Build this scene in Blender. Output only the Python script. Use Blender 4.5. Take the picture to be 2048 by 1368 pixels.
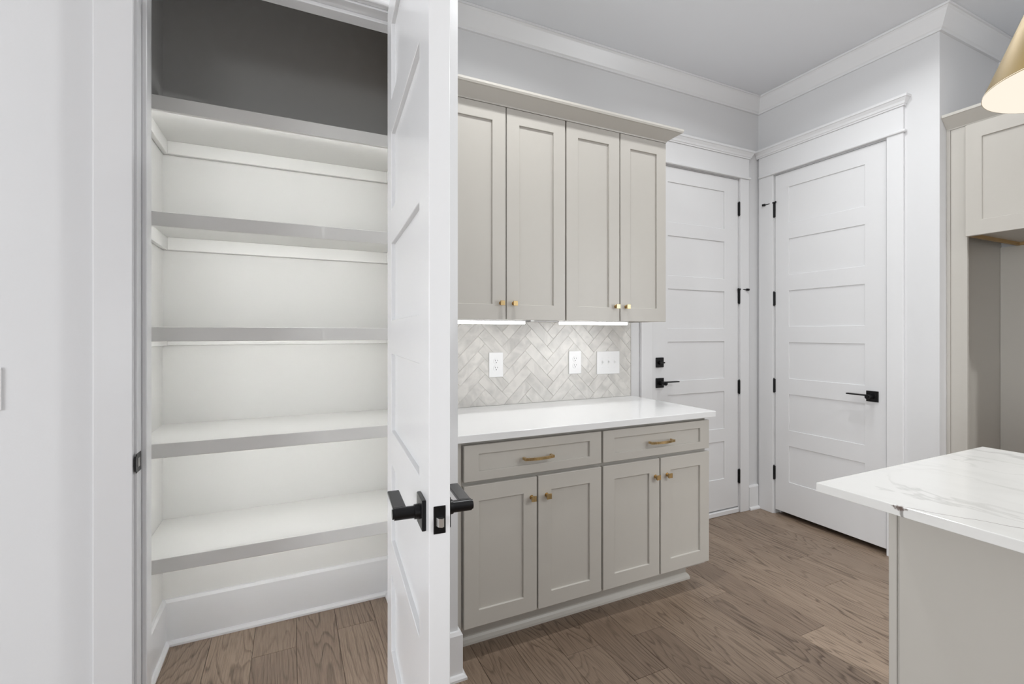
import bpy, bmesh, math, random
from mathutils import Vector, Matrix

for o in list(bpy.data.objects):
    bpy.data.objects.remove(o, do_unlink=True)
sc = bpy.context.scene
COL = sc.collection
R = math.radians
rng = random.Random(11)

# ------------------------------------------------------------------ camera
cam_d = bpy.data.cameras.new('camera')
cam = bpy.data.objects.new('camera', cam_d)
COL.objects.link(cam)
cam.location = (0.0, 0.0, 1.306)
cam.rotation_euler = (R(90), 0, R(-25.25))
cam_d.sensor_fit = 'HORIZONTAL'
cam_d.sensor_width = 36.0
cam_d.lens = 36.0 * 938.0 / 2048.0
cam_d.shift_y = -(684.0 - 666.5) / 2048.0
cam_d.clip_start = 0.02
sc.camera = cam

# ------------------------------------------------------------------ exposure
vs = sc.view_settings
sc.display_settings.display_device = 'sRGB'
vs.view_transform = 'Standard'
vs.look = 'None'
vs.gamma = 1.0
vs.use_curve_mapping = False
vs.exposure = 0.0

# ------------------------------------------------------------------ world and lights
W = bpy.data.worlds.new('world')
sc.world = W
W.use_nodes = True
W.node_tree.nodes['Background'].inputs[0].default_value = (0.8, 0.9, 1.0, 1)
W.node_tree.nodes['Background'].inputs[1].default_value = 0.0


def area(name, loc, rot, sx, sy, power, color=(1, 1, 1), shape='RECTANGLE', spread=180):
    d = bpy.data.lights.new(name, 'AREA')
    d.shape = shape
    d.size = sx
    d.size_y = sy
    d.energy = power
    d.color = color
    d.spread = R(spread)
    o = bpy.data.objects.new(name, d)
    COL.objects.link(o)
    o.location = loc
    o.rotation_euler = rot
    return o


# daylight from a window at the left of the open living area, plus two
# unseen fill lights added to brighten the ceiling and the cabinet fronts
area('daylight_fill', (-5.85, -1.5, 1.55), (R(90), 0, R(-90)), 3.0, 2.2, 248, (0.965, 1.0, 1.03))
area('daylight_fill', (-2.5, -8.80, 1.20), (R(118), 0, 0), 3.0, 1.4, 66, (0.965, 1.0, 1.02))  # added fill, tilted up to brighten the ceiling
area('daylight_fill', (3.80, -1.6, 1.60), (R(90), 0, R(90)), 2.4, 1.6, 54, (0.965, 1.0, 1.02))  # added fill for the base cabinet fronts
# recessed downlights in the ceiling
for (x, y, p) in ((0.98, 1.50, 9.5), (2.35, 1.50, 7.5), (2.78, -1.49, 54), (2.7, 0.9, 2.5)):
    area('downlight', (x, y, 3.043), (0, 0, 0), 0.10, 0.10, p, (0.985, 1.0, 1.0), 'DISK', 150)
# unseen spot added so the open pantry door casts a shadow on the wall
sp_d = bpy.data.lights.new('door_shadow_spot', 'SPOT')
sp_d.energy = 150
sp_d.spot_size = R(34)
sp_d.spot_blend = 0.7
sp_d.shadow_soft_size = 0.03
sp_d.color = (0.985, 1.0, 1.0)
sp_o = bpy.data.objects.new('door_shadow_spot', sp_d)
COL.objects.link(sp_o)
sp_o.location = (2.96, -1.55, 3.02)
sp_o.rotation_euler = (Vector((-0.80, 1.70, 1.25)) - Vector((2.96, -1.55, 3.02))).to_track_quat('-Z', 'Y').to_euler()



# ------------------------------------------------------------------ materials
def srgb(r, g, b):
    f = lambda c: (c / 255.0) / 12.92 if c / 255.0 <= 0.04045 else ((c / 255.0 + 0.055) / 1.055) ** 2.4
    return (f(r), f(g), f(b), 1.0)


def new_mat(name):
    m = bpy.data.materials.new(name)
    m.use_nodes = True
    nt = m.node_tree
    b = nt.nodes['Principled BSDF']
    return m, nt, b


def N(nt, kind, **kw):
    n = nt.nodes.new(kind)
    for k, v in kw.items():
        if k.startswith('i_'):
            key = k[2:]
            n.inputs[int(key) if key.isdigit() else key].default_value = v
        else:
            setattr(n, k, v)
    return n


def paint(name, col, rough=0.5, var=0.015, bump=0.02, scale=60.0, spec=0.5):
    m, nt, b = new_mat(name)
    tc = N(nt, 'ShaderNodeTexCoord')
    no = N(nt, 'ShaderNodeTexNoise', i_Scale=scale, i_Detail=3.0)
    nt.links.new(tc.outputs['Object'], no.inputs['Vector'])
    mix = N(nt, 'ShaderNodeMix', data_type='RGBA')
    mix.inputs[6].default_value = tuple(c * (1 - var) for c in col[:3]) + (1,)
    mix.inputs[7].default_value = tuple(min(1, c * (1 + var)) for c in col[:3]) + (1,)
    nt.links.new(no.outputs['Fac'], mix.inputs[0])
    nt.links.new(mix.outputs[2], b.inputs['Base Color'])
    b.inputs['Roughness'].default_value = rough
    b.inputs['Specular IOR Level'].default_value = spec
    if bump > 0:
        bp = N(nt, 'ShaderNodeBump', i_Strength=bump, i_Distance=0.002)
        nt.links.new(no.outputs['Fac'], bp.inputs['Height'])
        nt.links.new(bp.outputs['Normal'], b.inputs['Normal'])
    return m


def metal(name, col, rough=0.3, brushed=0.0, metallic=1.0, spec=0.5):
    m, nt, b = new_mat(name)
    b.inputs['Base Color'].default_value = col
    b.inputs['Metallic'].default_value = metallic
    b.inputs['Roughness'].default_value = rough
    b.inputs['Specular IOR Level'].default_value = spec
    tc = N(nt, 'ShaderNodeTexCoord')
    mp = N(nt, 'ShaderNodeMapping')
    mp.inputs['Scale'].default_value = (400, 400, 12)
    no = N(nt, 'ShaderNodeTexNoise', i_Scale=1.0, i_Detail=2.0)
    nt.links.new(tc.outputs['Object'], mp.inputs['Vector'])
    nt.links.new(mp.outputs['Vector'], no.inputs['Vector'])
    mr = N(nt, 'ShaderNodeMapRange')
    mr.inputs['To Min'].default_value = rough - brushed
    mr.inputs['To Max'].default_value = rough + brushed
    nt.links.new(no.outputs['Fac'], mr.inputs['Value'])
    nt.links.new(mr.outputs['Result'], b.inputs['Roughness'])
    return m


def emit(name, col, strength, base=0.9):
    m, nt, b = new_mat(name)
    b.inputs['Base Color'].default_value = (base, base, base, 1)
    b.inputs['Roughness'].default_value = 0.9
    b.inputs['Emission Color'].default_value = col
    b.inputs['Emission Strength'].default_value = strength
    return m


def wood_floor():
    m, nt, b = new_mat('oak_floor')
    L = nt.links.new
    tc = N(nt, 'ShaderNodeTexCoord')
    at = N(nt, 'ShaderNodeAttribute', attribute_type='OBJECT', attribute_name='seed')
    off = N(nt, 'ShaderNodeVectorMath', operation='ADD')
    L(tc.outputs['Object'], off.inputs[0])
    cmb = N(nt, 'ShaderNodeCombineXYZ')
    m1 = N(nt, 'ShaderNodeMath', operation='MULTIPLY', i_1=37.0)
    m2 = N(nt, 'ShaderNodeMath', operation='MULTIPLY', i_1=91.0)
    L(at.outputs['Fac'], m1.inputs[0]); L(at.outputs['Fac'], m2.inputs[0])
    L(m1.outputs[0], cmb.inputs[0]); L(m2.outputs[0], cmb.inputs[1])
    L(cmb.outputs[0], off.inputs[1])
    # growth rings: contour lines of a long-stretched noise field
    mp = N(nt, 'ShaderNodeMapping')
    mp.inputs['Scale'].default_value = (7.5, 1.0, 1)
    L(off.outputs[0], mp.inputs['Vector'])
    n1 = N(nt, 'ShaderNodeTexNoise', i_Scale=1.0, i_Detail=1.6, i_Roughness=0.42, i_Distortion=0.35)
    L(mp.outputs[0], n1.inputs['Vector'])
    mul = N(nt, 'ShaderNodeMath', operation='MULTIPLY', i_1=19.0)
    L(n1.outputs['Fac'], mul.inputs[0])
    mpj = N(nt, 'ShaderNodeMapping')
    mpj.inputs['Scale'].default_value = (60, 9, 1)
    L(off.outputs[0], mpj.inputs['Vector'])
    nj = N(nt, 'ShaderNodeTexNoise', i_Scale=1.0, i_Detail=2.0)
    L(mpj.outputs[0], nj.inputs['Vector'])
    jm = N(nt, 'ShaderNodeMath', operation='MULTIPLY_ADD', i_1=0.55)
    L(nj.outputs['Fac'], jm.inputs[0]); L(mul.outputs[0], jm.inputs[2])
    fr = N(nt, 'ShaderNodeMath', operation='FRACT')
    L(jm.outputs[0], fr.inputs[0])
    rr = N(nt, 'ShaderNodeValToRGB')
    e = rr.color_ramp.elements
    e[0].position = 0.0; e[0].color = (0, 0, 0, 1)
    e[1].position = 1.0; e[1].color = (0.05, 0.05, 0.05, 1)
    k = e.new(0.62); k.color = (0.18, 0.18, 0.18, 1)
    k = e.new(0.86); k.color = (1, 1, 1, 1)
    k = e.new(0.94); k.color = (0.55, 0.55, 0.55, 1)
    L(fr.outputs[0], rr.inputs[0])
    # fine pores
    mp2 = N(nt, 'ShaderNodeMapping')
    mp2.inputs['Scale'].default_value = (260, 9, 1)
    L(off.outputs[0], mp2.inputs['Vector'])
    n2 = N(nt, 'ShaderNodeTexNoise', i_Scale=1.0, i_Detail=3.0, i_Roughness=0.6)
    L(mp2.outputs[0], n2.inputs['Vector'])
    r2 = N(nt, 'ShaderNodeMapRange')
    r2.inputs['From Min'].default_value = 0.42; r2.inputs['From Max'].default_value = 0.72
    L(n2.outputs['Fac'], r2.inputs['Value'])
    # strength of the rings differs over the board
    n3 = N(nt, 'ShaderNodeTexNoise', i_Scale=2.2, i_Detail=1.0)
    L(off.outputs[0], n3.inputs['Vector'])
    r3 = N(nt, 'ShaderNodeMapRange')
    r3.inputs['From Min'].default_value = 0.3; r3.inputs['From Max'].default_value = 0.7
    r3.inputs['To Min'].default_value = 0.18; r3.inputs['To Max'].default_value = 0.74
    L(n3.outputs['Fac'], r3.inputs['Value'])
    g = N(nt, 'ShaderNodeMath', operation='MULTIPLY')
    L(rr.outputs[0], g.inputs[0]); L(r3.outputs[0], g.inputs[1])
    g2 = N(nt, 'ShaderNodeMath', operation='MULTIPLY_ADD', i_1=0.44)
    L(r2.outputs[0], g2.inputs[0]); L(g.outputs[0], g2.inputs[2])
    g2.use_clamp = True
    tone = N(nt, 'ShaderNodeAttribute', attribute_type='OBJECT', attribute_name='tone')
    base = N(nt, 'ShaderNodeMix', data_type='RGBA')
    base.inputs[6].default_value = srgb(122, 104, 89)
    base.inputs[7].default_value = srgb(163, 143, 124)
    L(tone.outputs['Fac'], base.inputs[0])
    dark = N(nt, 'ShaderNodeMix', data_type='RGBA')
    dark.inputs[7].default_value = srgb(72, 55, 43)
    L(base.outputs[2], dark.inputs[6])
    L(g2.outputs[0], dark.inputs[0])
    L(dark.outputs[2], b.inputs['Base Color'])
    rg = N(nt, 'ShaderNodeMapRange')
    rg.inputs['To Min'].default_value = 0.36; rg.inputs['To Max'].default_value = 0.52
    L(g2.outputs[0], rg.inputs['Value'])
    L(rg.outputs[0], b.inputs['Roughness'])
    inv = N(nt, 'ShaderNodeMath', operation='SUBTRACT', i_0=1.0)
    L(g2.outputs[0], inv.inputs[1])
    bp = N(nt, 'ShaderNodeBump', i_Strength=0.12, i_Distance=0.001)
    L(inv.outputs[0], bp.inputs['Height'])
    L(bp.outputs[0], b.inputs['Normal'])
    return m


def marble_tile():
    m, nt, b = new_mat('glazed_tile')
    L = nt.links.new
    tc = N(nt, 'ShaderNodeTexCoord')
    sd = N(nt, 'ShaderNodeAttribute', attribute_type='OBJECT', attribute_name='seed')
    off = N(nt, 'ShaderNodeVectorMath', operation='ADD')
    L(tc.outputs['Object'], off.inputs[0])
    s = N(nt, 'ShaderNodeMath', operation='MULTIPLY', i_1=53.0)
    L(sd.outputs['Fac'], s.inputs[0]); L(s.outputs[0], off.inputs[1])
    n = N(nt, 'ShaderNodeTexNoise', i_Scale=11.0, i_Detail=3.0, i_Distortion=1.2)
    L(off.outputs[0], n.inputs['Vector'])
    r = N(nt, 'ShaderNodeValToRGB')
    e = r.color_ramp.elements
    e[0].position = 0.28; e[0].color = srgb(196, 194, 190)
    e[1].position = 0.62; e[1].color = srgb(222, 219, 214)
    L(n.outputs['Fac'], r.inputs[0])
    tone = N(nt, 'ShaderNodeAttribute', attribute_type='OBJECT', attribute_name='tone')
    mx = N(nt, 'ShaderNodeMix', data_type='RGBA', blend_type='MULTIPLY')
    mx.inputs[0].default_value = 1.0
    rt = N(nt, 'ShaderNodeMapRange')
    rt.inputs['To Min'].default_value = 0.945; rt.inputs['To Max'].default_value = 1.02
    L(tone.outputs['Fac'], rt.inputs['Value'])
    L(r.outputs[0], mx.inputs[6]); L(rt.outputs[0], mx.inputs[7])
    L(mx.outputs[2], b.inputs['Base Color'])
    b.inputs['Roughness'].default_value = 0.22
    n2 = N(nt, 'ShaderNodeTexNoise', i_Scale=26.0, i_Detail=1.0)
    L(off.outputs[0], n2.inputs['Vector'])
    bp = N(nt, 'ShaderNodeBump', i_Strength=0.22, i_Distance=0.003)
    L(n2.outputs['Fac'], bp.inputs['Height'])
    L(bp.outputs[0], b.inputs['Normal'])
    return m


def veined_quartz():
    """white slab with soft grey veins, one thin dark vein and a brown chip (object coordinates, metres)"""
    m, nt, b = new_mat('veined_quartz')
    L = nt.links.new
    tc = N(nt, 'ShaderNodeTexCoord')
    P = tc.outputs['Object']
    sx = N(nt, 'ShaderNodeSeparateXYZ')
    L(P, sx.inputs[0])
    # soft veins : |noise-.5| thin
    mp = N(nt, 'ShaderNodeMapping')
    mp.inputs['Rotation'].default_value = (0, 0, R(28))
    mp.inputs['Scale'].default_value = (3.4, 1.5, 2.4)
    L(P, mp.inputs['Vector'])
    n = N(nt, 'ShaderNodeTexNoise', i_Scale=0.95, i_Detail=5.0, i_Roughness=0.5, i_Distortion=0.7)
    L(mp.outputs[0], n.inputs['Vector'])
    d = N(nt, 'ShaderNodeMath', operation='SUBTRACT', i_1=0.5)
    L(n.outputs['Fac'], d.inputs[0])
    a = N(nt, 'ShaderNodeMath', operation='ABSOLUTE')
    L(d.outputs[0], a.inputs[0])
    r = N(nt, 'ShaderNodeMapRange', interpolation_type='SMOOTHSTEP')
    r.inputs['From Min'].default_value = 0.0; r.inputs['From Max'].default_value = 0.016
    r.inputs['To Min'].default_value = 0.42; r.inputs['To Max'].default_value = 0.0
    L(a.outputs[0], r.inputs['Value'])
    n2 = N(nt, 'ShaderNodeTexNoise', i_Scale=4.0, i_Detail=2.0)
    L(P, n2.inputs['Vector'])
    r2 = N(nt, 'ShaderNodeMapRange')
    r2.inputs['From Min'].default_value = 0.36; r2.inputs['From Max'].default_value = 0.66
    L(n2.outputs['Fac'], r2.inputs['Value'])
    v = N(nt, 'ShaderNodeMath', operation='MULTIPLY')
    L(r.outputs[0], v.inputs[0]); L(r2.outputs[0], v.inputs[1])
    n4 = N(nt, 'ShaderNodeTexNoise', i_Scale=3.0, i_Detail=3.0, i_Distortion=0.6)
    L(mp.outputs[0], n4.inputs['Vector'])
    r4 = N(nt, 'ShaderNodeMapRange')
    r4.inputs['From Min'].default_value = 0.5; r4.inputs['From Max'].default_value = 0.8
    r4.inputs['To Max'].default_value = 0.14
    L(n4.outputs['Fac'], r4.inputs['Value'])
    vs_ = N(nt, 'ShaderNodeMath', operation='ADD')
    L(v.outputs[0], vs_.inputs[0]); L(r4.outputs[0], vs_.inputs[1])
    # the thin dark vein : x = a + b*y' (y' = distance behind the chip) with a wobble
    nz = N(nt, 'ShaderNodeTexNoise', i_Scale=14.0, i_Detail=2.0)
    L(P, nz.inputs['Vector'])
    # target curve x(y) = 1.262 + 0.40*(0.58-y) + wobble
    y1 = N(nt, 'ShaderNodeMath', operation='SUBTRACT', i_0=0.585)
    L(sx.outputs[1], y1.inputs[1])
    cx_ = N(nt, 'ShaderNodeMath', operation='MULTIPLY_ADD', i_1=0.50, i_2=1.245)
    L(y1.outputs[0], cx_.inputs[0])
    wob = N(nt, 'ShaderNodeMath', operation='MULTIPLY_ADD', i_1=0.030, i_2=-0.015)
    L(nz.outputs['Fac'], wob.inputs[0])
    cw = N(nt, 'ShaderNodeMath', operation='ADD')
    L(cx_.outputs[0], cw.inputs[0]); L(wob.outputs[0], cw.inputs[1])
    dx = N(nt, 'ShaderNodeMath', operation='SUBTRACT')
    L(sx.outputs[0], dx.inputs[0]); L(cw.outputs[0], dx.inputs[1])
    dxa = N(nt, 'ShaderNodeMath', operation='ABSOLUTE')
    L(dx.outputs[0], dxa.inputs[0])
    rv = N(nt, 'ShaderNodeMapRange', interpolation_type='SMOOTHSTEP')
    rv.inputs['From Min'].default_value = 0.0006; rv.inputs['From Max'].default_value = 0.0022
    rv.inputs['To Min'].default_value = 0.75; rv.inputs['To Max'].default_value = 0.0
    L(dxa.outputs[0], rv.inputs['Value'])
    gate = N(nt, 'ShaderNodeMath', operation='GREATER_THAN', i_1=-0.004)
    L(y1.outputs[0], gate.inputs[0])
    dv = N(nt, 'ShaderNodeMath', operation='MULTIPLY')
    L(rv.outputs[0], dv.inputs[0]); L(gate.outputs[0], dv.inputs[1])
    base = N(nt, 'ShaderNodeMix', data_type='RGBA')
    base.inputs[6].default_value = srgb(221, 220, 217)
    base.inputs[7].default_value = srgb(168, 166, 163)
    L(vs_.outputs[0], base.inputs[0])
    m2 = N(nt, 'ShaderNodeMix', data_type='RGBA')
    m2.inputs[7].default_value = srgb(104, 98, 92)
    L(base.outputs[2], m2.inputs[6]); L(dv.outputs[0], m2.inputs[0])
    # brown chip at the edge
    sub = N(nt, 'ShaderNodeVectorMath', operation='SUBTRACT')
    sub.inputs[1].default_value = (1.2485, 0.588, 0.909)
    L(P, sub.inputs[0])
    sc_ = N(nt, 'ShaderNodeVectorMath', operation='MULTIPLY')
    sc_.inputs[1].default_value = (1.0, 0.52, 1.5)
    L(sub.outputs[0], sc_.inputs[0])
    ln = N(nt, 'ShaderNodeVectorMath', operation='LENGTH')
    L(sc_.outputs[0], ln.inputs[0])
    nb = N(nt, 'ShaderNodeTexNoise', i_Scale=160.0, i_Detail=3.0)
    L(P, nb.inputs['Vector'])
    lb = N(nt, 'ShaderNodeMath', operation='MULTIPLY_ADD', i_1=0.016)
    L(nb.outputs['Fac'], lb.inputs[0]); L(ln.outputs['Value'], lb.inputs[2])
    rb = N(nt, 'ShaderNodeMapRange', interpolation_type='SMOOTHSTEP')
    rb.inputs['From Min'].default_value = 0.012; rb.inputs['From Max'].default_value = 0.018
    rb.inputs['To Min'].default_value = 0.9; rb.inputs['To Max'].default_value = 0.0
    L(lb.outputs[0], rb.inputs['Value'])
    m3 = N(nt, 'ShaderNodeMix', data_type='RGBA')
    m3.inputs[7].default_value = srgb(96, 80, 72)
    L(m2.outputs[2], m3.inputs[6]); L(rb.outputs[0], m3.inputs[0])
    L(m3.outputs[2], b.inputs['Base Color'])
    b.inputs['Roughness'].default_value = 0.16
    return m


M = {
    'wall': paint('grey_wall_paint', srgb(219, 219, 220), 0.65, 0.008, 0.05, 220),
    'ceiling': paint('ceiling_paint', srgb(233, 235, 239), 0.8, 0.006, 0.04, 160),
    'pantry': paint('pantry_wall_paint', srgb(222, 221, 218), 0.6, 0.008, 0.04, 220),
    'trim': paint('white_trim_paint', srgb(229, 229, 230), 0.28, 0.006, 0.0, 40),
    'door': paint('white_door_paint', srgb(229, 229, 230), 0.26, 0.006, 0.0, 40),
    'shelf': paint('shelf_paint', srgb(228, 227, 224), 0.4, 0.01, 0.0, 30),
    'greige': paint('greige_cabinet_paint', srgb(190, 186, 179), 0.36, 0.012, 0.0, 25),
    'counter': paint('white_quartz', srgb(231, 231, 231), 0.13, 0.01, 0.0, 300),
    'black': metal('matte_black_metal', (0.008, 0.008, 0.009, 1), 0.30, 0.03, 0.4),
    'brass': metal('satin_brass', srgb(200, 173, 126), 0.27, 0.05),
    'steel': metal('satin_steel', srgb(205, 203, 200), 0.3, 0.05),
    'plastic': paint('white_plastic', srgb(238, 238, 238), 0.3, 0.004, 0.0, 40),
    'slot': paint('dark_slot', srgb(40, 40, 42), 0.6, 0.02, 0.0, 40),
    'grout': paint('pale_grout', srgb(214, 211, 206), 0.85, 0.03, 0.1, 300),
    'rawwood': paint('raw_maple_edge', srgb(170, 140, 96), 0.55, 0.08, 0.05, 45),
    'dark': paint('dark_underlay', srgb(40, 34, 30), 0.9, 0.05, 0.0, 40),
    'rubber': paint('black_rubber', srgb(22, 22, 22), 0.7, 0.05, 0.0, 40),
    'led': emit('led_strip', (0.985, 1.0, 1.01, 1), 23.5),
    'bar': emit('led_bar', (1.0, 1.0, 1.0, 1), 7.0),
    'glow': emit('lamp_diffuser', (1.0, 0.905, 0.765, 1), 0.98, 0.02),
    'brass_shade': metal('brushed_brass_shade', srgb(138, 119, 80), 0.52, 0.05),
    'wood': wood_floor(),
    'tile': marble_tile(),
    'quartz': veined_quartz(),
}

# ------------------------------------------------------------------ helpers
WORLD = {}


def worldpos(o):
    return WORLD.get(o.name, Vector((0, 0, 0))) if o is not None else Vector((0, 0, 0))


def root(name, loc, label=None, cat=None, group=None, kind=None, rotz=0.0, local=False):
    o = bpy.data.objects.new(name, None)
    COL.objects.link(o)
    o.empty_display_size = 0.1
    o.location = loc
    o.rotation_euler = (0, 0, rotz)
    tag(o, label, cat, group, kind)
    WORLD[o.name] = Vector((0, 0, 0)) if local else Vector(loc)
    return o


def tag(o, label=None, cat=None, group=None, kind=None):
    if label: o['label'] = label
    if cat: o['category'] = cat
    if group: o['group'] = group
    if kind: o['kind'] = kind
    return o


class MB:
    """collects shapes in one bmesh"""

    def __init__(self):
        self.bm = bmesh.new()

    def box(self, x0, x1, y0, y1, z0, z1, bev=0.0, seg=1):
        x0, x1 = min(x0, x1), max(x0, x1)
        y0, y1 = min(y0, y1), max(y0, y1)
        z0, z1 = min(z0, z1), max(z0, z1)
        mat = Matrix.Translation(((x0 + x1) / 2, (y0 + y1) / 2, (z0 + z1) / 2)) @ Matrix.Diagonal((x1 - x0, y1 - y0, z1 - z0, 1))
        g = bmesh.ops.create_cube(self.bm, size=1.0, matrix=mat)
        if bev > 0:
            es = list({e for v in g['verts'] for e in v.link_edges})
            bev = min(bev, 0.45 * min(x1 - x0, y1 - y0, z1 - z0))
            bmesh.ops.bevel(self.bm, geom=es, offset=bev, segments=seg, affect='EDGES', profile=0.5)
        return self

    def cyl(self, p, q, r0, r1=None, n=20, cap=True):
        p, q = Vector(p), Vector(q)
        r1 = r0 if r1 is None else r1
        d = q - p
        rot = d.to_track_quat('Z', 'Y').to_matrix().to_4x4()
        bmesh.ops.create_cone(self.bm, cap_ends=cap, segments=n, radius1=r0, radius2=r1, depth=d.length,
                              matrix=Matrix.Translation((p + q) / 2) @ rot)
        return self

    def prism(self, pts, axis_vec, close=True):
        """polygon (3d points) pushed along a vector"""
        a = [self.bm.verts.new(p) for p in pts]
        b = [self.bm.verts.new(Vector(p) + Vector(axis_vec)) for p in pts]
        n = len(pts)
        self.bm.faces.new(a)
        self.bm.faces.new(list(reversed(b)))
        for i in range(n):
            j = (i + 1) % n
            self.bm.faces.new((a[j], a[i], b[i], b[j]))
        return self

    def sweep(self, path, prof, side=1):
        """profile [(out, z)] swept along a flat polyline with mitred corners; side +1 = out lies to the left of travel"""
        path = [Vector((p[0], p[1])) for p in path]
        n = len(path)
        dirs = [(path[i + 1] - path[i]).normalized() for i in range(n - 1)]
        nor = [Vector((-d.y, d.x)) * side for d in dirs]
        rings = []
        for i in range(n):
            if i == 0:
                m, s = nor[0], 1.0
            elif i == n - 1:
                m, s = nor[-1], 1.0
            else:
                m = (nor[i - 1] + nor[i]).normalized()
                s = 1.0 / max(0.2, m.dot(nor[i]))
            rings.append([self.bm.verts.new((path[i].x + m.x * o * s, path[i].y + m.y * o * s, z)) for (o, z) in prof])
        k = len(prof)
        for i in range(n - 1):
            for j in range(k):
                l = (j + 1) % k
                self.bm.faces.new((rings[i][j], rings[i][l], rings[i + 1][l], rings[i + 1][j]))
        self.bm.faces.new(rings[0])
        self.bm.faces.new(list(reversed(rings[-1])))
        return self

    def lathe(self, prof, c, n=48, close=False):
        rings = []
        for (r, z) in prof:
            rings.append([self.bm.verts.new((c[0] + r * math.cos(2 * math.pi * i / n), c[1] + r * math.sin(2 * math.pi * i / n), z)) for i in range(n)])
        m = len(prof)
        for a in range(m if close else m - 1):
            b = (a + 1) % m
            for i in range(n):
                j = (i + 1) % n
                self.bm.faces.new((rings[a][i], rings[a][j], rings[b][j], rings[b][i]))
        return self

    def build(self, name, mat, parent=None, kind=None, label=None, smooth=None):
        bm = self.bm
        bmesh.ops.recalc_face_normals(bm, faces=bm.faces[:])
        xs = [v.co for v in bm.verts]
        c = Vector([(min(v[i] for v in xs) + max(v[i] for v in xs)) / 2 for i in range(3)])
        for v in bm.verts:
            v.co -= c
        me = bpy.data.meshes.new(name)
        if smooth is not None:
            for f in bm.faces:
                f.smooth = True
        bm.to_mesh(me)
        bm.free()
        if smooth is not None:
            me.set_sharp_from_angle(angle=R(smooth))
        me.materials.append(mat)
        o = bpy.data.objects.new(name, me)
        COL.objects.link(o)
        pw = worldpos(parent)
        o.location = c - pw
        if parent is not None:
            o.parent = parent
        WORLD[o.name] = c.copy()
        if kind: o['kind'] = kind
        if label: o['label'] = label
        return o


def at_origin(o):
    """shift a mesh so that object coordinates equal world coordinates"""
    c = WORLD[o.name]
    o.data.transform(Matrix.Translation(c))
    o.location = Vector((0, 0, 0)) - worldpos(o.parent)
    WORLD[o.name] = Vector((0, 0, 0))
    return o


def frame(mb, fr, xs, zs, d0, d1, hole, bev):
    """slab cut into a grid xs x zs with the cells hole(i, j) left open; sharp edges eased"""
    bm = mb.bm
    V = {}
    def v(i, j, d):
        if (i, j, d) not in V:
            V[(i, j, d)] = bm.verts.new(fr(xs[i], (d0, d1)[d], zs[j]))
        return V[(i, j, d)]
    nx, nz = len(xs) - 1, len(zs) - 1
    solid = lambda i, j: 0 <= i < nx and 0 <= j < nz and not hole(i, j)
    for i in range(nx):
        for j in range(nz):
            if not solid(i, j): continue
            for d in (0, 1):
                bm.faces.new((v(i, j, d), v(i + 1, j, d), v(i + 1, j + 1, d), v(i, j + 1, d)))
            for (di, dj, p, q) in ((-1, 0, (i, j), (i, j + 1)), (1, 0, (i + 1, j), (i + 1, j + 1)), (0, -1, (i, j), (i + 1, j)), (0, 1, (i, j + 1), (i + 1, j + 1))):
                if not solid(i + di, j + dj):
                    bm.faces.new((v(*p, 0), v(*q, 0), v(*q, 1), v(*p, 1)))
    bmesh.ops.recalc_face_normals(bm, faces=bm.faces[:])
    es = [e for e in bm.edges if len(e.link_faces) == 2 and e.calc_face_angle(0) > 0.5]
    bmesh.ops.bevel(bm, geom=es, offset=bev, segments=1, affect='EDGES', profile=0.5)
    return mb


# a plane frame: (a, d, z) -> world; a runs along the face, d goes INTO it
def face_y(y):            # face looks towards -Y
    return lambda a, d, z: (a, y + d, z)


def face_x(x):            # face looks towards -X
    return lambda a, d, z: (x + d, a, z)


def fbox(mb, fr, a0, a1, d0, d1, z0, z1, bev=0.0, seg=1):
    p, q = fr(a0, d0, z0), fr(a1, d1, z1)
    return mb.box(p[0], q[0], p[1], q[1], p[2], q[2], bev, seg)


def fcyl(mb, fr, p, q, r0, r1=None, n=20):
    return mb.cyl(fr(*p), fr(*q), r0, r1, n)


ZC = 3.05

# ------------------------------------------------------------------ room shell
def wall(name, boxes, mat='wall'):
    mb = MB()
    for b in boxes:
        mb.box(*b)
    return mb.build(name, M[mat], kind='structure')


wall('ceiling', [(-6.0, 4.1, -9.1, 2.52, ZC, ZC + 0.1)], 'ceiling')
wall('wall_back', [(0.50, 2.141, 2.40, 2.52, 0, ZC), (2.964, 3.30, 2.40, 2.52, 0, ZC), (2.141, 2.964, 2.40, 2.52, 2.432, ZC)])
wall('wall_right', [(3.18, 3.30, 1.31, 1.556, 0, ZC), (3.18, 3.30, 2.267, 2.40, 0, ZC), (3.18, 3.30, 1.556, 2.267, 2.452, ZC)])
wall('wall_alcove', [(3.30, 4.0, 1.31, 1.43, 0, ZC)])
wall('wall_front', [(-6.0, -0.425, 1.70, 1.815, 0, ZC), (-0.425, 0.377, 1.70, 1.815, 2.466, ZC), (0.377, 0.574, 1.70, 1.815, 0, ZC)])
wall('wall_inner', [(0.46, 0.574, 1.815, 2.40, 0, ZC)])
wall('wall_pantry_back', [(-0.60, 0.50, 2.40, 2.52, 0, ZC)], 'pantry')
wall('wall_pantry_left', [(-0.60, -0.485, 1.815, 2.40, 0, ZC)], 'pantry')
wall('wall_pantry_right', [(0.452, 0.46, 1.815, 2.40, 0, ZC)], 'pantry')
wall('wall_far_left', [(-6.1, -6.0, -9.1, 1.815, 0, ZC)])
wall('wall_far_right', [(3.87, 4.0, -9.1, 1.31, 0, ZC)])
wall('wall_rear', [(-6.0, 4.0, -9.1, -9.0, 0, ZC)])

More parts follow.
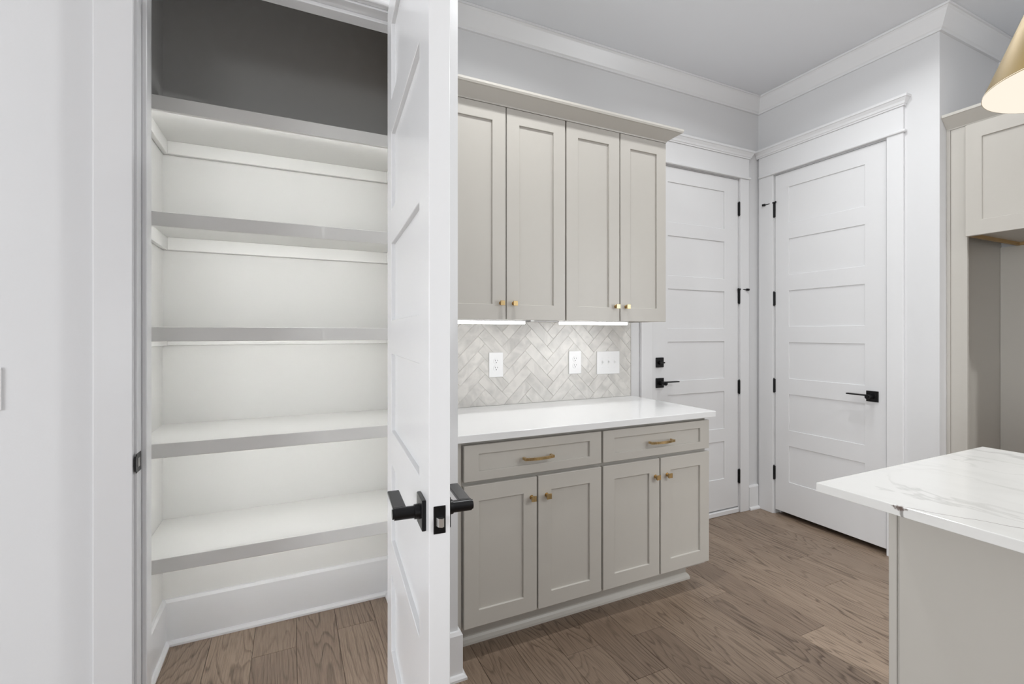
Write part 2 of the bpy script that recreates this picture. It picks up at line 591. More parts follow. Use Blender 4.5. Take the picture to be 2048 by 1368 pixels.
# floor: plank by plank where the planks can be told apart
floor = root('floor', (0, 0, 0), kind='structure')
MB().box(-6.0, 4.0, -9.1, 2.52, -0.06, -0.012).build('underlay', M['dark'], floor)
PW = 0.164
rows0 = 0.022
fixed = {  # row index (left joint = 0.022 + i*PW) : known plank ends (Y)
    -1: [2.15, 0.86], 0: [1.05], 6: [1.623, 0.42], 7: [1.399, 2.25], 8: [1.608, 0.5], 11: [1.68, 0.55], 12: [1.30, 0.1],
    15: [1.50, 0.3], 16: [1.75, 0.62], 17: [2.03, 0.88], 9: [0.98, 2.3], 10: [1.18], 13: [0.74, 2.02], 14: [1.02, 2.16],
    5: [0.9, 2.0], 4: [1.5], 18: [1.2], 1: [0.8, 2.2], 2: [1.2], -2: [1.15], -3: [0.7, 1.98]}
tones = {(12, 1): 0.95, (16, 1): 0.75, (8, 1): 0.15, (7, 1): 0.2}
i0, i1 = -6, 23
for i in range(i0, i1):
    x0 = rows0 + i * PW
    ends = sorted(fixed.get(i, [rng.uniform(0.2, 1.2), rng.uniform(1.5, 2.2)]))
    ys = [-0.45] + ends + [2.46]
    for j in range(len(ys) - 1):
        g = 0.0006
        mb = MB().box(x0 + g, x0 + PW - g, ys[j] + g, ys[j + 1] - g, -0.012, 0.0, 0.0009)
        p = mb.build('plank', M['wood'], floor)
        p['seed'] = rng.random()
        p['tone'] = tones.get((i, j), rng.uniform(0.25, 0.78))
p = MB().box(-6.0, 4.0, -9.1, -0.451, -0.012, 0.0).build('boards', M['wood'], floor)
p['seed'] = 0.3; p['tone'] = 0.5; p['kind'] = 'stuff'
for (xa, xb) in ((-6.0, rows0 + i0 * PW), (rows0 + i1 * PW, 4.0)):
    p = MB().box(xa, xb, -0.45, 2.46, -0.012, 0.0).build('boards', M['wood'], floor)
    p['seed'] = 0.6; p['tone'] = 0.5; p['kind'] = 'stuff'

# crown moulding at the ceiling
def crown_prof(zb, zt, out):
    h = zt - zb
    return [(0, zb), (0.012, zb), (0.014, zb + 0.010), (0.020, zb + 0.016), (out * 0.50, zb + h * 0.42), (out * 0.80, zb + h * 0.80),
            (out - 0.006, zt - 0.013), (out, zt - 0.012), (out, zt), (0, zt)]


t = MB().sweep([(0.574, 1.70), (0.574, 2.40), (3.18, 2.40), (3.18, 1.31), (3.87, 1.31)], crown_prof(2.942, ZC - 0.001, 0.07), side=-1)
t.build('trim_1', M['trim'], kind='structure')
t = MB().sweep([(-6.0, 1.70), (0.574, 1.70)], crown_prof(2.942, ZC - 0.001, 0.07), side=-1)
t.build('trim_2', M['trim'], kind='structure')


# baseboards with shoe
def base_prof(h, t=0.015):
    return [(0, 0), (t, 0), (t, h - 0.012), (t - 0.006, h), (0, h)]


def shoe_prof(t=0.015, s=0.014, h=0.020):
    return [(t, 0), (t + s, 0), (t + s, h * 0.45), (t + s * 0.55, h * 0.9), (t, h)]


def baseboard(name, path, h, side):
    r_ = root(name, (path[0][0], path[0][1], 0), kind='structure')
    MB().sweep(path, base_prof(h), side).build('board', M['trim'], r_)
    MB().sweep(path, shoe_prof(), side).build('shoe', M['trim'], r_)
    return r_


baseboard('baseboard_pantry', [(-0.485, 1.815), (-0.485, 2.40), (0.452, 2.40), (0.452, 1.815)], 0.19, -1)
baseboard('baseboard_front', [(0.463, 1.70), (0.574, 1.70), (0.574, 1.77)], 0.177, -1)
baseboard('baseboard_front_left', [(-6.0, 1.70), (-0.50, 1.70)], 0.177, -1)
baseboard('baseboard_back', [(3.062, 2.40), (3.166, 2.40)], 0.177, -1)
baseboard('baseboard_alcove', [(3.18, 1.47), (3.18, 1.31), (3.25, 1.31)], 0.177, -1)
baseboard('baseboard_cabinet_end', [(1.972, 2.40), (2.046, 2.40)], 0.177, -1)


# ------------------------------------------------------------------ interior doors
def leaf(fr, a0, a1, z0, z1, th, pan_a, pans, parent, mat, rec=0.009):
    """door leaf with open panels: one frame mesh, and each recessed panel a part of its own"""
    mb = MB()
    zs = [z0] + [v for p in pans for v in p] + [z1]
    frame(mb, fr, [a0, pan_a[0], pan_a[1], a1], zs, 0, th, lambda i, j: i == 1 and j % 2 == 1, 0.0014)
    o = mb.build('leaf', mat, parent)
    for (za, zb) in pans:
        m2 = MB()
        fbox(m2, fr, pan_a[0] - 0.004, pan_a[1] + 0.004, rec, th - rec, za - 0.004, zb + 0.004)
        m2.build('panel', mat, parent)
    return o


def hinge(fr, a, z, parent, h=0.095, d=-0.006):
    mb = MB()
    fcyl(mb, fr, (a, d, z - h / 2), (a, d, z + h / 2), 0.0078, n=14)
    fcyl(mb, fr, (a, d, z + h / 2), (a, d, z + h / 2 + 0.006), 0.0055, 0.003, n=12)
    fcyl(mb, fr, (a, d, z - h / 2 - 0.005), (a, d, z - h / 2), 0.003, 0.0055, n=12)
    fbox(mb, fr, a - 0.009, a + 0.009, d + 0.002, d + 0.0075, z - h / 2, z + h / 2, 0.001)
    return mb.build('hinge', M['black'], parent, smooth=35)


def pin_stop(fr, a, z, parent, dirn):
    """hinge-pin door stop: a collar, a short threaded arm and a rubber tip"""
    mb = MB()
    fcyl(mb, fr, (a, -0.006, z), (a, -0.006, z + 0.010), 0.012, n=14)
    fcyl(mb, fr, (a, -0.006, z + 0.005), (a + dirn * 0.060, -0.022, z + 0.004), 0.0032, n=10)
    fcyl(mb, fr, (a + dirn * 0.060, -0.022, z + 0.004), (a + dirn * 0.078, -0.026, z + 0.004), 0.0085, n=14)
    fcyl(mb, fr, (a, -0.006, z + 0.005), (a - dirn * 0.020, -0.016, z + 0.006), 0.0065, n=12)
    return mb.build('door_stop', M['black'], parent, smooth=35)


def lever(fr, a, z, parent, dirn, side=1, depth0=0.0):
    """square rose, round neck, flat lever. side +1: out of the front face (d<0); -1: out of the back face"""
    s = -side
    r_ = MB()
    fbox(r_, fr, a - 0.0325, a + 0.0325, depth0, depth0 + s * 0.009, z - 0.0325, z + 0.0325, 0.0015)
    rose = r_.build('lever_handle', M['black'], parent)
    mb = MB()
    fcyl(mb, fr, (a, depth0 + s * 0.008, z), (a, depth0 + s * 0.020, z), 0.0165, 0.0155, n=24)
    fcyl(mb, fr, (a, depth0 + s * 0.018, z), (a, depth0 + s * 0.062, z), 0.0130, n=24)
    fcyl(mb, fr, (a, depth0 + s * 0.058, z), (a, depth0 + s * 0.066, z), 0.0105, n=24)
    mb.build('neck', M['black'], rose, smooth=35)
    lv = MB()
    fbox(lv, fr, a + dirn * 0.004, a + dirn * 0.118, depth0 + s * 0.036, depth0 + s * 0.063, z + 0.0045, z + 0.0125, 0.0015)
    lv.build('lever', M['black'], rose)
    return rose


def casing(name, fr, a0, a1, z1, w0=0.089, w1=0.089, th=0.018, left=True, right=True, z0=0.0, ends=(0.0, 0.0)):
    """flat legs, a bead, a head board and a crown cap round an opening a0..a1 (jamb faces), z1 = head height"""
    r_ = root(name, fr((a0 + a1) / 2, 0, 0), kind='structure')
    rv = 0.006
    la, ra = a0 - rv - w0, a1 + rv + w1
    if left:
        m = MB(); fbox(m, fr, la, a0 - rv, -th, 0, z0, z1 + rv, 0.0015); m.build('leg', M['trim'], r_)
    if right:
        m = MB(); fbox(m, fr, a1 + rv, ra, -th, 0, z0, z1 + rv, 0.0015); m.build('leg', M['trim'], r_)
    zb = z1 + rv
    e0, e1 = ends
    m = MB(); fbox(m, fr, la - 0.012 + e0, ra + 0.012 - e1, -th - 0.011, 0, zb, zb + 0.016, 0.005, 2); m.build('bead', M['trim'], r_)
    m = MB(); fbox(m, fr, la, ra, -th - 0.001, 0, zb + 0.016, zb + 0.150, 0.0012); m.build('head_board', M['trim'], r_)
    # crown cap swept along the head with mitred returns
    zc = zb + 0.150
    prof = [(0, zc), (0.007, zc), (0.009, zc + 0.008), (0.013, zc + 0.011), (0.016, zc + 0.024), (0.026, zc + 0.039), (0.031, zc + 0.042), (0.031, zc + 0.056), (0, zc + 0.056)]
    path = [(la, 0), (la, -th), (ra, -th), (ra, 0)]
    if e1 > 0:
        path = path[:2] + [(ra + 0.016, -th)]
    pw_ = [fr(a_, d_, 0)[:2] for a_, d_ in path]
    sd = -1 if abs(fr(1, 0, 0)[0] - fr(0, 0, 0)[0]) > 0.5 else 1
    m = MB().sweep(pw_, prof, sd)
    m.build('head_cap', M['trim'], r_)
    return r_, zc


def jamb(parent, fr, a0, a1, z1, depth, stop_d, w=0.019, stop=(0.012, 0.05)):
    m = MB()
    fbox(m, fr, a0 - w, a0, 0, depth, 0, z1 + w)
    fbox(m, fr, a1, a1 + w, 0, depth, 0, z1 + w)
    fbox(m, fr, a0, a1, 0, depth, z1, z1 + w)
    m.build('jamb', M['trim'], parent)
    m = MB()
    fbox(m, fr, a0, a0 + stop[0], stop_d, stop_d + stop[1], 0, z1, 0.002)
    fbox(m, fr, a1 - stop[0], a1, stop_d, stop_d + stop[1], 0, z1, 0.002)
    fbox(m, fr, a0 + stop[0], a1 - stop[0], stop_d, stop_d + stop[1], z1 - stop[0], z1, 0.002)
    m.build('stop', M['trim'], parent)


# pantry opening
FP = face_y(1.70)
t3, _ = casing('trim_3', FP, -0.405, 0.357, 2.447)
jamb(t3, FP, -0.405, 0.357, 2.447, 0.116, 0.046, 0.0195, (0.013, 0.054))
m = MB()
m.box(-0.4055, -0.4035, 1.690, 1.738, 0.900, 0.956, 0.0009)
m.box(-0.4075, -0.4035, 1.684, 1.700, 0.906, 0.950, 0.0015)
sp = m.build('strike_plate', M['black'], t3)
m = MB(); m.box(-0.4036, -0.4030, 1.706, 1.724, 0.915, 0.941)
m.build('strike_hole', M['steel'], sp)

# pantry door, standing open (local frame: x from the hinge to the latch, y=0 outer face)
th_ = 0.044
d1 = root('door_1', (0.354, 1.690, 0), kind='structure', rotz=math.atan2(-0.9973, -0.0733), local=True)
FD = lambda a, d, z: (a, -d, z)   # d counted from the outer face towards the pantry face
PANS = [(0.255, 0.509), (0.621, 0.875), (0.987, 1.241), (1.353, 1.607), (1.719, 1.973), (2.085, 2.339)]
leaf(FD, 0.003, 0.759, 0.022, 2.443, th_, (0.115, 0.645), [(a - 0.004, b - 0.004) for a, b in PANS], d1, M['door'], 0.0125)
lever(FD, 0.697, 0.923, d1, -1, side=1, depth0=0.0)
lever(FD, 0.697, 0.923, d1, -1, side=-1, depth0=th_)
m = MB()
fbox(m, FD, 0.7585, 0.7605, th_ / 2 - 0.0125, th_ / 2 + 0.0125, 0.8945, 0.9515, 0.0008)
lp = m.build('latch_plate', M['black'], d1)
m = MB()
m.prism([(0.760, -0.0138, 0.9115), (0.770, -0.0150, 0.9115), (0.773, -0.0195, 0.9115), (0.770, -0.0255, 0.9115), (0.760, -0.0298, 0.9115)], (0, 0, 0.0175))
m.build('latch_bolt', M['steel'], lp)
for zz in (0.9005, 0.9455):
    m = MB().cyl((0.7602, -th_ / 2, zz), (0.7612, -th_ / 2, zz), 0.0036, n=12)
    m.build('screw', M['black'], lp)
for zz in (0.30, 0.93, 1.56, 2.20):
    hinge(lambda a, d, z: (a, -d, z), 0.0, zz, d1)

# back door (far end of the back wall)
FB = face_y(2.398)
FBW = face_y(2.40)
t4, _ = casing('trim_4', FBW, 2.1435, 2.9615, 2.430, w1=0.089, ends=(0.0, 0.0))
jamb(t4, FBW, 2.1435, 2.9615, 2.430, 0.11, 0.047)
d2 = root('door_2', (2.55, 2.42, 0), kind='structure')
PB = [(0.262, 0.53), (0.623, 0.889), (0.984, 1.248), (1.340, 1.605), (1.696, 1.963), (2.056, 2.324)]
leaf(FB, 2.1465, 2.9585, 0.042, 2.427, 0.044, (2.287, 2.818), PB, d2, M['door'], 0.006)
lever(FB, 2.212, 0.977, d2, 1)
m = MB(); fbox(m, FB, 2.180, 2.243, -0.010, 0, 1.080, 1.145, 0.002)
db = m.build('deadbolt', M['black'], d2)
m = MB()
fcyl(m, FB, (2.212, -0.010, 1.112), (2.212, -0.020, 1.112), 0.014, n=20)
fbox(m, FB, 2.192, 2.236, -0.032, -0.018, 1.107, 1.117, 0.003)
m.build('thumb_turn', M['black'], db, smooth=35)
for zz in (2.215, 1.572, 0.915, 0.263):
    hinge(FB, 2.964, zz, d2)
pin_stop(FB, 2.964, 1.622, d2, 1)
m = MB(); fbox(m, FBW, 2.146, 2.960, -0.012, 0.06, 0.0, 0.034, 0.004)
m.build('threshold', M['trim'], t4)

# right-hand door
FS = face_x(3.178)
FSW = face_x(3.18)
t5, _ = casing('trim_5', FSW, 1.5585, 2.2645, 2.449, w0=0.083, w1=0.1115, ends=(0.0, 0.012))
jamb(t5, FSW, 1.5585, 2.2645, 2.449, 0.11, 0.047)
d3 = root('door_3', (3.2, 1.91, 0), kind='structure')
leaf(FS, 1.5615, 2.2615, 0.033, 2.446, 0.044, (1.676, 2.159), PANS, d3, M['door'], 0.006)
lever(FS, 1.632, 0.925, d3, 1)
for zz in (2.197, 1.557, 0.928, 0.298):
    hinge(FS, 2.268, zz, d3)
pin_stop(FS, 2.268, 2.247, d3, 1)

# ------------------------------------------------------------------ pantry shelves
SH = [(0.525, 'white pantry shelf nearest the floor, above the baseboard'),
      (0.924, 'white pantry shelf second from the floor, its top in view'),
      (1.328, 'white pantry shelf at eye level, middle one of the five'),
      (1.727, 'white pantry shelf second from the top, its underside lit'),
      (2.129, 'topmost white pantry shelf under the unlit dark grey wall')]
for (zt, lab) in SH:
    s = root('pantry_shelf', (-0.016, 2.19, zt), lab, 'shelf', 'pantry shelves')
    xa, xb = -0.484, 0.451
    MB().box(xa, xb, 2.003, 2.399, zt - 0.019, zt - 0.0005).build('board', M['shelf'], s)
    MB().box(xa, xb, 1.985, 2.003, zt - 0.0505, zt, 0.0015).build('nosing', M['shelf'], s)
    MB().box(xa + 0.018, xb, 2.381, 2.399, zt - 0.073, zt - 0.019, 0.0015).build('cleat', M['shelf'], s)
    MB().box(xa, xa + 0.018, 2.012, 2.399, zt - 0.073, zt - 0.019, 0.0015).build('cleat', M['shelf'], s)
    MB().box(xb - 0.018, xb, 2.012, 2.381, zt - 0.073, zt - 0.019, 0.0015).build('cleat', M['shelf'], s)
    MB().box(xa + 0.02, xb - 0.02, 2.0035, 2.013, zt - 0.040, zt - 0.030).build('light_strip', M['led'], s)


# ------------------------------------------------------------------ cabinets
def shaker(fr, a0, a1, z0, z1, parent, stile=0.0635, rail=0.0635, th=0.020, name='door'):
    mb = MB()
    frame(mb, fr, [a0, a0 + stile, a1 - stile, a1], [z0, z0 + rail, z1 - rail, z1], 0, th, lambda i, j: i == 1 and j == 1, 0.0015)
    d = mb.build(name, M['greige'], parent)
    m2 = MB()
    fbox(m2, fr, a0 + stile - 0.003, a1 - stile + 0.003, 0.0085, th - 0.002, z0 + rail - 0.003, z1 - rail + 0.003)
    m2.build('panel', M['greige'], d)
    return d


def knob(fr, a, z, parent):
    mb = MB()
    fcyl(mb, fr, (a, 0, z), (a, -0.014, z), 0.0065, 0.0055, n=16)
    fcyl(mb, fr, (a, 0, z), (a, -0.002, z), 0.0095, n=16)
    # square head, slightly flared towards its face
    w0, w1 = 0.0085, 0.0118
    p = lambda w, d: [fr(a - w, d, z - w), fr(a + w, d, z - w), fr(a + w, d, z + w), fr(a - w, d, z + w)]
    A = [mb.bm.verts.new(v) for v in p(w0, -0.013)]
    B = [mb.bm.verts.new(v) for v in p(w1, -0.024)]
    C = [mb.bm.verts.new(v) for v in p(w1 - 0.001, -0.0265)]
    mb.bm.faces.new(A); mb.bm.faces.new(list(reversed(C)))
    for X, Y in ((A, B), (B, C)):
        for i in range(4):
            j = (i + 1) % 4
            mb.bm.faces.new((X[i], X[j], Y[j], Y[i]))
    return mb.build('knob', M['brass'], parent)


def bow_pull(fr, a0, a1, z, parent):
    """square-section pull, gently bowed between two square feet"""
    mb = MB()
    n = 14
    hw = 0.0055
    rings = []
    for i in range(n + 1):
        t = i / n
        a = a0 + (a1 - a0) * t
        dc = -0.022 - 0.011 * math.sin(math.pi * t)
        rings.append([mb.bm.verts.new(fr(a, dc - 0.0045, z - hw)), mb.bm.verts.new(fr(a, dc + 0.0045, z - hw)),
                      mb.bm.verts.new(fr(a, dc + 0.0045, z + hw)), mb.bm.verts.new(fr(a, dc - 0.0045, z + hw))])
    for i in range(n):
        for j in range(4):
            k = (j + 1) % 4
            mb.bm.faces.new((rings[i][j], rings[i][k], rings[i + 1][k], rings[i + 1][j]))
    mb.bm.faces.new(rings[0]); mb.bm.faces.new(list(reversed(rings[-1])))
    fbox(mb, fr, a0, a0 + 0.011, -0.020, 0, z - hw, z + hw, 0.001)
    fbox(mb, fr, a1 - 0.011, a1, -0.020, 0, z - hw, z + hw, 0.001)
    return mb.build('pull', M['brass'], parent)


FL = face_y(1.757)      # base fronts
FU = face_y(2.050)      # wall cabinet fronts

# base cabinets
for (x0, x1, fa, fb, mid, lab, hx) in (
        (0.576, 1.284, 0.619, 1.279, (0.946, 0.953), 'greige base cabinet beside the pantry wall, one drawer over two doors', (0.877, 1.018)),
        (1.284, 1.955, 1.289, 1.955, (1.622, 1.630), 'greige base cabinet at the open end of the counter, drawer over two doors', (1.552, 1.698))):
    c = root('base_cabinet', ((x0 + x1) / 2, 2.08, 0), lab, 'cabinet', 'base cabinets under the white counter')
    m = MB()
    m.box(x0, x1 - (0.006 if x1 > 1.9 else 0), 1.7815, 2.398, 0.112, 0.876)
    m.box(x0, x1 - 0.05 * (x1 > 1.9), 1.868, 2.398, 0.0, 0.112)
    m.build('body', M['greige'], c)
    if x0 < 0.6:
        m = MB(); m.box(0.594, 0.612, 1.770, 1.7815, 0.112, 0.876, 0.001); m.build('filler', M['greige'], c)
    dr = shaker(FL, fa, fb, 0.714, 0.859, c, 0.064, 0.038, name='drawer')
    bow_pull(FL, hx[0], hx[1], 0.782, dr)
    dl = shaker(FL, fa, mid[0], 0.131, 0.698, c, 0.064, 0.066)
    knob(FL, mid[0] - 0.026, 0.613, dl)
    pth = [(x0 + 0.001, 1.868), (1.284, 1.868)] if x1 < 1.9 else [(1.2841, 1.868), (1.905, 1.868), (1.905, 2.395)]
    m = MB().sweep(pth, [(0, 0), (0.016, 0), (0.016, 0.010), (0.011, 0.022), (0.004, 0.030), (0, 0.032)], side=-1)
    m.build('shoe_molding', M['greige'], c)
    dr2 = shaker(FL, mid[1], fb, 0.131, 0.698, c, 0.064, 0.066)
    knob(FL, mid[1] + 0.040, 0.613, dr2)

o = MB().box(0.576, 1.979, 1.735, 2.392, 0.876, 0.906, 0.002, 2).build('countertop', M['counter'], label='plain white quartz countertop on the greige base cabinets')
o['category'] = 'countertop'

# wall cabinets
for (x0, x1, fa, fb, mid, lab) in (
        (0.576, 1.2715, 0.6, 1.267, (0.934, 0.939), 'greige wall cabinet beside the pantry wall, two tall shaker doors'),
        (1.2715, 1.940, 1.276, 1.940, (1.611, 1.618), 'greige wall cabinet next to the back door, two tall shaker doors')):
    c = root('wall_cabinet', ((x0 + x1) / 2, 2.23, 1.372), lab, 'cabinet', 'wall cabinets above the backsplash')
    m = MB()
    xr = x1 - (0.004 if x1 > 1.9 else 0)
    m.box(x0, xr, 2.0745, 2.095, 1.372, 2.395)
    m.box(x0, x0 + 0.017, 2.092, 2.398, 1.372, 2.395)
    m.box(xr - 0.017, xr, 2.092, 2.398, 1.372, 2.395)
    m.box(x0 + 0.017, xr - 0.017, 2.092, 2.398, 1.385, 2.395)
    m.build('body', M['greige'], c)
    dl = shaker(FU, fa, mid[0], 1.371, 2.391, c, 0.070, 0.074)
    knob(FU, mid[0] - 0.026, 1.450, dl)
    dr = shaker(FU, mid[1], fb, 1.371, 2.391, c, 0.068, 0.074)
    knob(FU, mid[1] + 0.040 - 0.004, 1.450, dr)

cab_crown = [(-0.02, 2.393), (0.002, 2.393), (0.004, 2.400), (0.058, 2.4365), (0.066, 2.438), (0.070, 2.446), (0.070, 2.456), (-0.02, 2.456)]
m = MB().sweep([(0.576, 2.052), (1.940, 2.052), (1.940, 2.398)], cab_crown, side=-1)
o = m.build('cabinet_crown', M['greige'], label='greige crown moulding along the top of the two wall cabinets')
o['category'] = 'molding'

# light bars under the wall cabinets
for (xa, xb, lab) in ((0.655, 1.068, 'glowing under-cabinet light bar above the first outlet'),
                      (1.297, 1.712, 'glowing under-cabinet light bar above the triple switch plate')):
    b = root('light_bar', ((xa + xb) / 2, 2.14, 1.372), lab, 'lamp', 'under-cabinet light bars')
    MB().box(xa, xb, 2.098, 2.172, 1.366, 1.3845).build('housing', M['plastic'], b)
    MB().box(xa + 0.002, xb - 0.002, 2.102, 2.168, 1.3525, 1.366, 0.003).build('diffuser', M['bar'], b)
b = MB().box(1.12, 1.26, 2.110, 2.150, 1.366, 1.3845, 0.002).build('wiring_box', M['plastic'], label='small white wiring box between the two under-cabinet light bars')
b['category'] = 'box'

# ------------------------------------------------------------------ herringbone backsplash
bs = root('backsplash', (1.27, 2.394, 0.907), 'cream herringbone tile backsplash between counter and wall cabinets', 'backsplash')
X0, X1, Z0, Z1 = 0.5745, 1.969, 0.9065, 1.3715
MB().box(X0, X1, 2.3912, 2.3995, Z0, Z1).build('grout', M['grout'], bs)
TL, TW, JT = 0.2035, 0.0590, 0.0014
xp, zp = 1.251, 1.165      # outer corner of one peak


def clip(poly, x0, x1, z0, z1):
    def cut(P, inside, inter):
        out = []
        for i in range(len(P)):
            a, b_ = P[i], P[(i + 1) % len(P)]
            ia, ib = inside(a), inside(b_)
            if ia: out.append(a)
            if ia != ib: out.append(inter(a, b_))
        return out
    for k, lim, sgn in ((0, x0, 1), (0, x1, -1), (1, z0, 1), (1, z1, -1)):
        ins = lambda p: (p[k] - lim) * sgn >= 0
        def inter(a, b_):
            t_ = (lim - a[k]) / (b_[k] - a[k])
            return (a[0] + t_ * (b_[0] - a[0]), a[1] + t_ * (b_[1] - a[1]))
        poly = cut(poly, ins, inter)
        if len(poly) < 3: return []
    return poly


def parea(P):
    return abs(sum(P[i][0] * P[(i + 1) % len(P)][1] - P[(i + 1) % len(P)][0] * P[i][1] for i in range(len(P)))) / 2


S2 = math.sqrt(2)
q0x = xp - TL / S2                      # X of the H tile's lower left corner
# peak outer corner: p = TL+TW, q = TW  -> Z = (p+q)/S2
zoff = zp - (TL + 2 * TW) / S2
for cI in range(-5, 6):
    for k in range(-14, 20):
        for kind in (0, 1):
            bp_, bq_ = k * TW + cI * (TL + TW), k * TW + cI * (TW - TL)
            if kind == 0:
                p0, p1, q0, q1 = bp_, bp_ + TL, bq_, bq_ + TW
            else:
                p0, p1, q0, q1 = bp_ + TL, bp_ + TL + TW, bq_ + TW - TL, bq_ + TW
            j = JT / 2
            cs = [(p0 + j, q0 + j), (p1 - j, q0 + j), (p1 - j, q1 - j), (p0 + j, q1 - j)]
            pol = [(q0x + (p - q) / S2, zoff + (p + q) / S2) for p, q in cs]
            pol = clip(pol, X0, X1 - 0.002, Z0, Z1)
            if not pol or parea(pol) < 0.00012:
                continue
            mb = MB()
            ccx = sum(p[0] for p in pol) / len(pol); ccz = sum(p[1] for p in pol) / len(pol)
            tx, tz = rng.uniform(-0.010, 0.010), rng.uniform(-0.010, 0.010)
            yf = 2.3895 + rng.uniform(-0.0006, 0.0006)
            f_ = lambda p, y: (p[0], y + (p[0] - ccx) * tx + (p[1] - ccz) * tz, p[1])
            sh = lambda p, d: (p[0] + (ccx - p[0]) * d, p[1] + (ccz - p[1]) * d)
            A = [mb.bm.verts.new((p[0], 2.3955, p[1])) for p in pol]
            B = [mb.bm.verts.new(f_(p, yf + 0.0013)) for p in pol]
            dlt = 0.0011
            def inset(P, e):
                out = []
                n_ = len(P)
                ar = sum(P[i][0] * P[(i + 1) % n_][1] - P[(i + 1) % n_][0] * P[i][1] for i in range(n_))
                sg = 1 if ar > 0 else -1
                for i in range(n_):
                    a = Vector(P[i - 1]); b2 = Vector(P[i]); c2 = Vector(P[(i + 1) % n_])
                    d1_ = (b2 - a).normalized(); d2_ = (c2 - b2).normalized()
                    n1_ = Vector((-d1_.y, d1_.x)) * sg; n2_ = Vector((-d2_.y, d2_.x)) * sg
                    mm = n1_ + n2_
                    if mm.length < 0.2: mm = n1_
                    mm.normalize()
                    v = b2 + mm * (e / max(0.4, mm.dot(n1_)))
                    out.append((v.x, v.y))
                return out
            C = [mb.bm.verts.new(f_(p, yf)) for p in inset(pol, dlt)]
            n_ = len(pol)
            mb.bm.faces.new(list(C))
            for P_, Q_ in ((A, B), (B, C)):
                for i in range(n_):
                    jn = (i + 1) % n_
                    mb.bm.faces.new((P_[i], P_[jn], Q_[jn], Q_[i]))
            tl = mb.build('tile', M['tile'], bs)
            tl['seed'] = rng.random(); tl['tone'] = rng.random()
m = MB(); m.box(X1 - 0.0015, X1, 2.389, 2.3995, Z0, Z1); m.build('edge_trim', M['steel'], bs)


# ------------------------------------------------------------------ outlets and switches
def plate_box(mb, fr, a0, a1, z0, z1, th=0.0055):
    fbox(mb, fr, a0, a1, -th, 0, z0, z1, 0.003, 2)


FT = face_y(2.3885)
for (a0, a1, lab) in ((0.985, 1.070, 'white duplex outlet on the backsplash, farther from the switch plate'),
                      (1.499, 1.587, 'white duplex outlet on the backsplash, right beside the triple switch plate')):
    z0, z1 = 1.063, 1.200
    r_ = root('wall_outlet', ((a0 + a1) / 2, 2.3885, z0), lab, 'outlet', 'duplex outlets on the tile')
    m = MB(); plate_box(m, FT, a0, a1, z0, z1); m.build('plate', M['plastic'], r_)
    ac, zc = (a0 + a1) / 2, (z0 + z1) / 2
    for s in (-1, 1):
        zz = zc + s * 0.0195
        m = MB()
        fcyl(m, FT, (ac, -0.0045, zz), (ac, -0.0072, zz), 0.0172, n=28)
        f = m.build('socket', M['plastic'], r_, smooth=40)
        m = MB()
        fbox(m, FT, ac - 0.0078, ac - 0.0058, -0.0076, -0.007, zz + 0.0005, zz + 0.0085)
        fbox(m, FT, ac + 0.0058, ac + 0.0078, -0.0076, -0.007, zz + 0.0015, zz + 0.0080)
        fcyl(m, FT, (ac, -0.007, zz - 0.0075), (ac, -0.0076, zz - 0.0075), 0.0026, n=12)
        m.build('slots', M['slot'], f)
    m = MB(); fcyl(m, FT, (ac, -0.005, zc), (ac, -0.0066, zc), 0.003, n=12); m.build('screw', M['plastic'], r_)

r_ = root('switch_plate', (1.787, 2.3885, 1.053), 'wide white three-toggle switch plate on the backsplash', 'switch')
m = MB(); plate_box(m, FT, 1.701, 1.873, 1.053, 1.194); m.build('plate', M['plastic'], r_)
for a in (1.741, 1.787, 1.833):
    m = MB(); fbox(m, FT, a - 0.0050, a + 0.0050, -0.0062, -0.004, 1.111, 1.136, 0.0006); m.build('slot', M['plastic'], r_)
    m = MB()
    m.prism([FT(a - 0.0042, -0.004, 1.117), FT(a - 0.0042, -0.004, 1.130), FT(a - 0.0042, -0.0165, 1.1375), FT(a - 0.0042, -0.0165, 1.1305)], (0.0084, 0, 0))
    m.build('toggle', M['plastic'], r_)
    for zz in (1.0935, 1.1535):
        m = MB(); fcyl(m, FT, (a, -0.005, zz), (a, -0.0064, zz), 0.003, n=12)
        m.build('screw', M['plastic'], r_)

FW = face_y(1.70)
r_ = root('switch_plate', (-0.75, 1.70, 1.10), 'white light switch plate on the grey wall outside the pantry', 'switch')
m = MB(); plate_box(m, FW, -0.812, -0.692, 1.102, 1.216); m.build('plate', M['plastic'], r_)
for a in (-0.776, -0.730):
    m = MB(); fbox(m, FW, a - 0.0165, a + 0.0165, -0.0085, -0.004, 1.126, 1.192, 0.001); m.build('rocker', M['plastic'], r_)

# ------------------------------------------------------------------ refrigerator surround on the right
FR_ = face_x(3.250)
r_ = root('refrigerator_surround', (3.55, 0.80, 0), 'tall greige refrigerator surround with an overhead cabinet by the wall corner', 'cabinet')
m = MB(); fbox(m, FR_, 1.224, 1.293, 0.006, 0.024, 0, 2.412, 0.001); m.build('stile', M['greige'], r_)
m = MB(); fbox(m, FR_, 1.2935, 1.3095, 0.0, 0.030, 0, 2.412, 0.001); m.build('scribe_strip', M['greige'], r_)
m = MB(); m.box(3.274, 3.868, 1.297, 1.3095, 0, 2.412); m.box(3.27, 3.868, 0.235, 0.255, 0, 2.412); m.build('side_panel', M['greige'], r_)
m = MB(); m.box(3.852, 3.868, 0.256, 1.296, 0, 1.82); m.build('back_panel', M['greige'], r_)
m = MB()
m.box(3.2525, 3.850, 0.258, 1.2235, 1.836, 2.412)
m.box(3.2525, 3.272, 0.258, 1.2235, 1.820, 1.836)
m.build('overhead_box', M['greige'], r_)
m = MB()
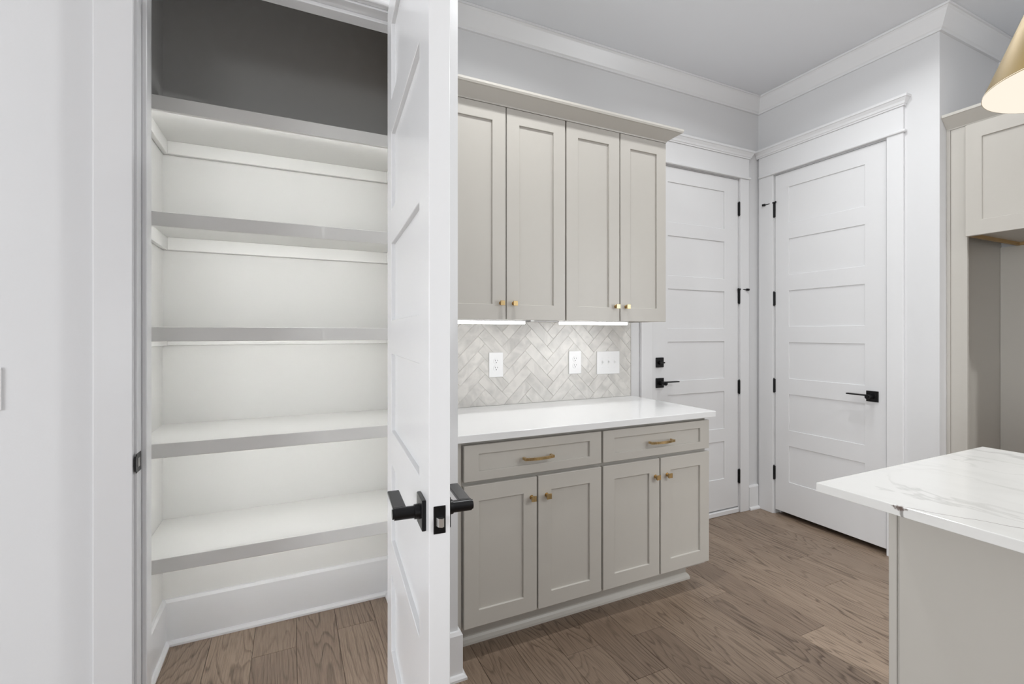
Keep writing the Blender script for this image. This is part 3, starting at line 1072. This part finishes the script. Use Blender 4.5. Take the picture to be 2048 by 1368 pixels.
m.box(3.272, 3.850, 1.2075, 1.2235, 1.819, 1.836)
m.box(3.834, 3.850, 0.258, 1.2075, 1.819, 1.836)
m.build('wood_edge', M['rawwood'], r_, label='bare wood edge under the overhead cabinet')
FRD = face_x(3.230)
for (a0, a1) in ((0.745, 1.223), (0.262, 0.740)):
    dd = shaker(FRD, a0, a1, 1.818, 2.404, r_, 0.066, 0.078)
m = MB().sweep([(3.254, 1.3095), (3.254, 0.24)], [(-0.02, 2.412), (0.002, 2.412), (0.004, 2.418), (0.056, 2.470), (0.060, 2.472), (0.060, 2.486), (-0.02, 2.486)], side=-1)
m.build('crown', M['greige'], r_)

# ------------------------------------------------------------------ island
isl = root('kitchen_island', (1.83, -0.5, 0), 'greige kitchen island base with a narrow corner post under the veined slab', 'island')
m = MB(); m.box(1.538, 2.12, -1.7, 0.744, 0.0, 0.889); m.build('body', M['greige'], isl)
m = MB(); m.box(1.530, 1.548, 0.7265, 0.746, 0.0, 0.889, 0.0015); m.build('corner_post', M['greige'], isl)
m = MB(); m.box(1.534, 1.5385, -1.7, 0.7225, 0.0, 0.889, 0.001); m.build('side_panel', M['greige'], isl)
o = MB().box(1.248, 2.165, -1.85, 0.774, 0.8905, 0.914, 0.0018, 2).build('countertop', M['quartz'], label='white quartz island top with grey veins and a brown chip at its edge')
o['category'] = 'countertop'
at_origin(o)

# ------------------------------------------------------------------ pendant over the island
pc = (1.706, 0.40)
p_ = root('pendant_lamp', (pc[0], pc[1], 1.91), 'brass cone pendant lamp with a glowing cream underside above the island', 'lamp')
m = MB().lathe([(0.200, 1.910), (0.164, 2.000), (0.125, 2.100), (0.040, 2.313), (0.038, 2.313), (0.123, 2.098), (0.162, 1.998), (0.1985, 1.9125)], pc, 64, close=True)
m.build('shade', M['brass_shade'], p_, smooth=30)
m = MB().cyl((pc[0], pc[1], 1.9098), (pc[0], pc[1], 1.914), 0.1990, n=64)
m.build('diffuser', M['glow'], p_)
m = MB().cyl((pc[0], pc[1], 2.31), (pc[0], pc[1], 2.36), 0.040, 0.022, n=32)
m.build('cap', M['brass_shade'], p_, smooth=35)
m = MB().cyl((pc[0], pc[1], 2.355), (pc[0], pc[1], 3.03), 0.006, n=14)
m.build('rod', M['brass_shade'], p_, smooth=35)
m = MB().cyl((pc[0], pc[1], 3.025), (pc[0], pc[1], 3.049), 0.062, n=40)
m.build('canopy', M['brass_shade'], p_, smooth=35)
